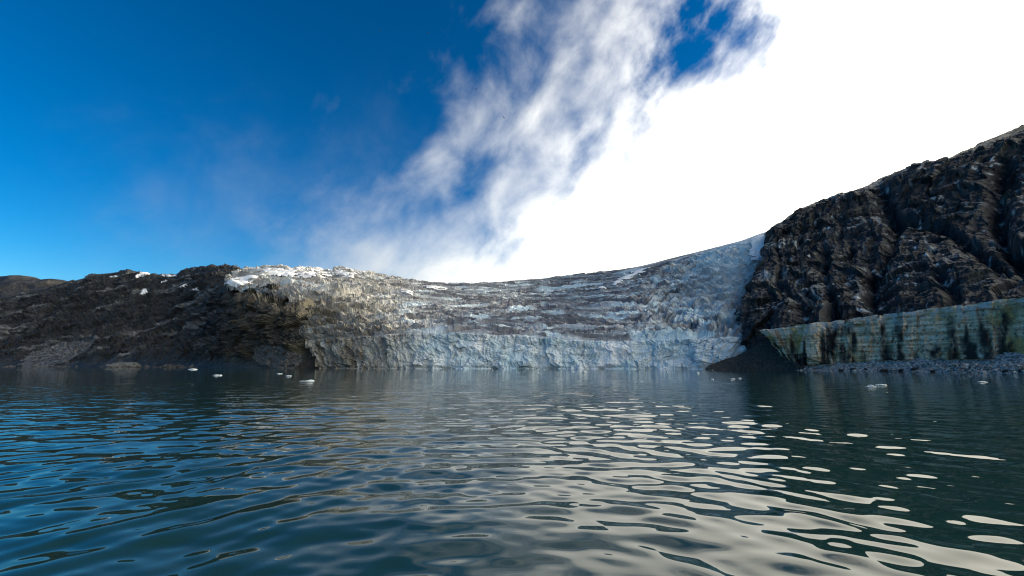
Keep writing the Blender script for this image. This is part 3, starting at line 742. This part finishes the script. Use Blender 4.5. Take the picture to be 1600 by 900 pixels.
    bch = link('scree_beach', grid_mesh('scree_beach', S - off0, {}, False), M_SCREE_P, o); bch['label'] = 'pale rubble beach below the banded rock wall'
    # --- dark moraine between ice and band
    Mr = [((1098, 299), (1108, 572, 300), (1120, 566, 303)), ((1120, 292), (1140, 563, 296), (1150, 556, 302)), ((1150, 282), (1170, 548, 292), (1178, 538, 304)), ((1190, 270), (1192, 540, 284), (1194, 520, 298)),
          ((1225, 258), (1220, 552, 270), (1214, 528, 286)), ((1246, 250), (1238, 566, 256), (1236, 545, 272)), ((1262, 246), (1258, 575, 250), (1256, 568, 262))]
    ra = [shore(*m_[0]) for m_ in Mr]; rb = [at(*m_[1]) for m_ in Mr]; rc = [at(*m_[2]) for m_ in Mr]
    Cm, U = stations([[p + np.array([0, -3, -2.5]) for p in ra], ra, rb, rc, [p + np.array([6, 22, 3.0]) for p in rc]], 200, 1)
    S = crom(Cm, np.linspace(0, 4, 110)); Nn = grid_normals(S); Nn *= np.sign(Nn[..., 2:3] + 1e-6)
    x, y, z = S[..., 0], S[..., 1], S[..., 2]
    D = S + Nn * (fbm(x / 9, y / 9, z / 9, 5, 0.55) * 1.8 + fbm(x / 2, y / 2, z / 2, 3, 0.6) * 0.3)[..., None]
    mo = link('moraine', grid_mesh('moraine', D - off0, {}, False), M_MORAINE, o); mo['label'] = 'dark gravel moraine between the ice and the banded wall'
build_cliff()

# ------------------------------------------------------------------ loose things
def ico(sub):
    t = (1 + 5 ** 0.5) / 2
    v = [(-1, t, 0), (1, t, 0), (-1, -t, 0), (1, -t, 0), (0, -1, t), (0, 1, t), (0, -1, -t), (0, 1, -t), (t, 0, -1), (t, 0, 1), (-t, 0, -1), (-t, 0, 1)]
    f = [(0, 11, 5), (0, 5, 1), (0, 1, 7), (0, 7, 10), (0, 10, 11), (1, 5, 9), (5, 11, 4), (11, 10, 2), (10, 7, 6), (7, 1, 8), (3, 9, 4), (3, 4, 2), (3, 2, 6), (3, 6, 8), (3, 8, 9), (4, 9, 5), (2, 4, 11), (6, 2, 10), (8, 6, 7), (9, 8, 1)]
    v = [unit(a) for a in v]
    for _ in range(sub):
        cache = {}; nf = []
        def midp(a, b):
            k = (min(a, b), max(a, b))
            if k not in cache: v.append(unit(v[a] + v[b])); cache[k] = len(v) - 1
            return cache[k]
        for a, b, c in f:
            ab, bc, ca = midp(a, b), midp(b, c), midp(c, a)
            nf += [(a, ab, ca), (b, bc, ab), (c, ca, bc), (ab, bc, ca)]
        f = nf
    return np.array(v), np.array(f)
IV, IF = ico(3); RV, RF = ico(1); RV2, RF2 = ico(2)
def on_water(px, py):
    d_ = ray(px, py); s = -CAM_H / d_[2]; return np.array([0, 0, CAM_H]) + d_ * s
FLOES = [  # px, py, width px, height px, label
    (301, 577.5, 16, 4, 'low ice floe close under the dark hillside'),
    (340, 586.5, 15, 3, 'flat ice floe off the dark hillside, second floe out from its shore'),
    (437, 584, 10, 2.4, 'small thin ice floe ahead of the grey scree cone'),
    (451, 587.5, 10, 3.4, 'small blocky ice floe just in front of the thin one by the scree cone'),
    (480, 595.5, 26, 5, 'wide ridged ice floe, largest of those off the scree cone'),
    (1001, 596, 7, 2, 'thin flat ice floe ahead of the middle of the ice cliff'),
    (1026, 594.5, 5, 1.6, 'tiny ice floe beside the thin flat one ahead of the ice cliff'),
    (1113, 592.5, 5, 1.6, 'tiny ice floe ahead of the dark moraine, alone'),
    (1145, 592, 8, 1.6, 'flat sliver of ice drifting ahead of the moraine, left of a twin'),
    (1156, 591, 7, 1.8, 'bright sliver of ice drifting ahead of the moraine, right of a twin'),
    (1361, 604.5, 17, 6, 'peaked white ice floe off the banded wall, left of a pair'),
    (1377, 602, 18, 4.5, 'low rounded ice floe off the banded wall, right of a pair'),
    (1535, 597, 14, 2.4, 'long thin ice floe near the pale beach, rightmost of all'),
]
for k, (px, py, wp, hp, lab) in enumerate(FLOES):
    c = on_water(px, py); dist = c[1]; ww = 0.85 * wp / FPX * dist; hh = 0.9 * hp / FPX * dist
    V = IV.copy()
    n1 = fbm(V[:, 0] * 1.4 + k * 3.7, V[:, 1] * 1.4, V[:, 2] * 1.4, 4, 0.55); n2 = fbm(V[:, 0] * 2.2 + k, V[:, 1] * 0.8, V[:, 2] * 0 + k, 3)
    V *= (1 + 0.45 * n1)[:, None]
    pk = 0.55 + 0.9 * np.clip(n2 + 0.25, 0, 1)
    if 'peaked' in lab: pk = 0.35 + 1.1 * np.exp(-((V[:, 0] - 0.05) / 0.33) ** 2)
    if 'ridged' in lab: pk = 0.30 + 0.9 * np.exp(-((V[:, 0] - 0.45) / 0.35) ** 2)
    Z = np.where(V[:, 2] > 0, V[:, 2] * hh * pk * 0.42, V[:, 2] * hh * 0.4)
    P = np.stack([V[:, 0] * ww / 2, V[:, 1] * ww * 0.42, Z], -1)
    o = link('ice_floe', raw_mesh('ice_floe', P, IF, {}, True), M_FLOE); o.location = (c[0], c[1], 0.02)
    tag(o, lab, 'ice floe', 'ice floes adrift on the fjord')

def boulder(name, loc, size, seed, mat, label, cat, group=None, sub=IV, fac=IF):
    V = np.sign(sub) * np.abs(sub) ** (0.45 if name == 'rock_outcrop' else 1); n = fbm(V[:, 0] * (4.5 if name == 'rock_outcrop' else 1.6) + seed * 5.1, V[:, 1] * 1.1, V[:, 2] * 1.1, 4, 0.55)
    rg = np.random.RandomState(seed)
    for _ in range(7):                                                       # broken faces
        nn = unit(rg.normal(size=3)); h = rg.uniform(0.55, 0.85); dd = V @ nn
        V -= np.outer(np.maximum(dd - h, 0), nn)
    V *= (1 + 0.34 * n)[:, None]
    o = link(name, raw_mesh(name, V * np.array(size) / 2, fac, {}, False), mat); o.location = loc
    tag(o, label, cat, group); return o
M_PALEROCK = mat_rubble('pale_outcrop_rock', (0.06, 0.058, 0.05), (0.30, 0.29, 0.25), 0.35)
p = at(201, 566, 592)
boulder('rock_outcrop', (p[0], 594, 3.0), (50, 20, 7), 4, M_PALEROCK, 'pale flat-topped rock outcrop at the waterline under the dark hillside', 'rock')

M_WETROCK = mat_rubble('wet_dark_rock', (0.015, 0.016, 0.017), (0.06, 0.06, 0.058), 1.2)
for k, (px, sz) in enumerate([(1306, 2.6), (1324, 3.4), (1345, 2.2), (1372, 3.8), (1398, 2.8), (1421, 3.6), (1447, 2.4), (1560, 2.6), (1588, 3.2)]):
    Yw = float(np.interp(px, [1238, 1332, 1402, 1500, 1602], [250, 222, 203, 178, 156])) - 0.4 + (k % 3) * 0.9
    boulder('boulder', ((px - 800) / FPX * Yw, Yw, 0.35 + (k % 3) * 0.25), (sz, sz * 0.8, sz * 0.62), 40 + k, M_WETROCK, 'dark wet boulder at the water below the banded wall, %s one counted from the moraine' % ('first second third fourth fifth sixth seventh eighth ninth'.split()[k]), 'boulder', 'dark boulders along the rubble beach', RV2, RF2)

# shingle along the shores, too small to count
def rubble(name, pts, sizes, mat, label, seed):
    rg = np.random.RandomState(seed); n = len(pts)
    bv = RV[:, :]; nv = len(bv)
    s = sizes[:, None] * rg.uniform(0.6, 1.3, (n, 3)); s[:, 2] *= 0.7
    jit = 1 + rg.uniform(-0.3, 0.3, (n, nv, 1))
    a = rg.uniform(0, 6.28, n); ca, sa = np.cos(a)[:, None], np.sin(a)[:, None]
    V = bv[None] * jit * s[:, None]
    X = V[..., 0] * ca - V[..., 1] * sa; Yv = V[..., 0] * sa + V[..., 1] * ca
    V = np.stack([X, Yv, V[..., 2]], -1) + pts[:, None]
    F = (RF[None] + (np.arange(n) * nv)[:, None, None]).reshape(-1, 3)
    o = link(name, raw_mesh(name, V.reshape(-1, 3), F, {}, False), mat); tag(o, label, 'rubble', kind='stuff')
rg = np.random.RandomState(11)
n = 900
uu = rg.uniform(0, 1, n) ** 0.8; pxs = 1240 + uu * 420; Yw = np.interp(pxs, [1238, 1332, 1500, 1602, 1722], [250, 222, 178, 156, 138])
dep = rg.uniform(-1, 9, n)
pts = np.stack([(pxs - 800) / FPX * Yw + dep * 0.4, Yw + dep, np.clip(dep * 0.32, 0, 3)], -1)
rubble('shore_rubble', pts, rg.lognormal(-0.7, 0.5, n), M_SCREE_P, 'pale broken stones along the beach under the banded wall', 21)
n = 900
pxs = rg.uniform(-20, 495, n); Yw = np.interp(pxs, [0, 120, 205, 305, 415, 470, 540], [700, 652, 600, 535, 445, 415, 405]); dep = rg.uniform(-2, 12, n)
pts = np.stack([(pxs - 800) / FPX * Yw, Yw + dep, np.clip(dep * 0.3, 0, 3.5)], -1)
rubble('hillside_rubble', pts, rg.lognormal(-0.1, 0.5, n), M_SCREE_D, 'dark stones along the water under the hillside', 22)

n = 60
Yw = rg.uniform(170, 322, n); pxs = rg.uniform(560, 1150, n)
pts = np.stack([(pxs - 800) / FPX * Yw, Yw, np.full(n, 0.02)], -1)
rubble('brash_ice', pts, rg.lognormal(-1.5, 0.5, n), M_FLOE, 'scattered crumbs of brash ice on the water before the ice cliff', 23)

# ------------------------------------------------------------------ birds
M_BIRD = mat_plain('bird_plumage', (0.05, 0.05, 0.055)); M_WING = mat_plain('bird_wing', (0.06, 0.06, 0.07))
def bird(px, py, Y, bank, head, lab):
    r = empty('bird', at(px, py, Y)); r.rotation_euler = (bank, 0.1, head); tag(r, lab, 'bird', 'seabirds in the blue sky')
    k = 10; s = np.linspace(-0.32, 0.32, 9); rad = np.array([0.01, 0.035, 0.06, 0.075, 0.08, 0.065, 0.05, 0.05, 0.012])
    a = np.linspace(0, 2 * math.pi, k + 1)
    P = np.stack([np.broadcast_to(s[:, None], (9, k + 1)), rad[:, None] * np.cos(a)[None], rad[:, None] * np.sin(a)[None]], -1)
    link('body', grid_mesh('body', P), M_BIRD, r)
    for sg in (-1, 1):
        yy = np.array([0.04, 0.2, 0.38, 0.6]) ; zz = np.array([0.03, 0.12, 0.15, 0.06]); ch = np.array([0.17, 0.16, 0.12, 0.02]); xo = np.array([0.05, 0.08, 0.03, -0.10])
        rowsb = []
        for th in (0.012, -0.012):
            rowsb.append(np.stack([xo + ch / 2, sg * yy, zz + th * 0.2], -1)); rowsb.append(np.stack([xo - ch / 2, sg * yy, zz + th], -1))
        Pw = np.stack([rowsb[0], rowsb[1], rowsb[3], rowsb[2], rowsb[0]])
        link('wing', grid_mesh('wing', Pw), M_WING, r)
bird(744, 139, 130, 0.5, 0.8, 'dark bird alone in the blue left of the cloud edge')
bird(787, 183, 120, 0.9, 1.9, 'dark bird, lowest of the four, against the cloud edge')
bird(594, 47, 140, -0.3, 2.6, 'faint dark bird, farthest left in the upper sky')
bird(668, 51, 140, 0.1, 0.2, 'faint dark bird with level wings in the upper sky')
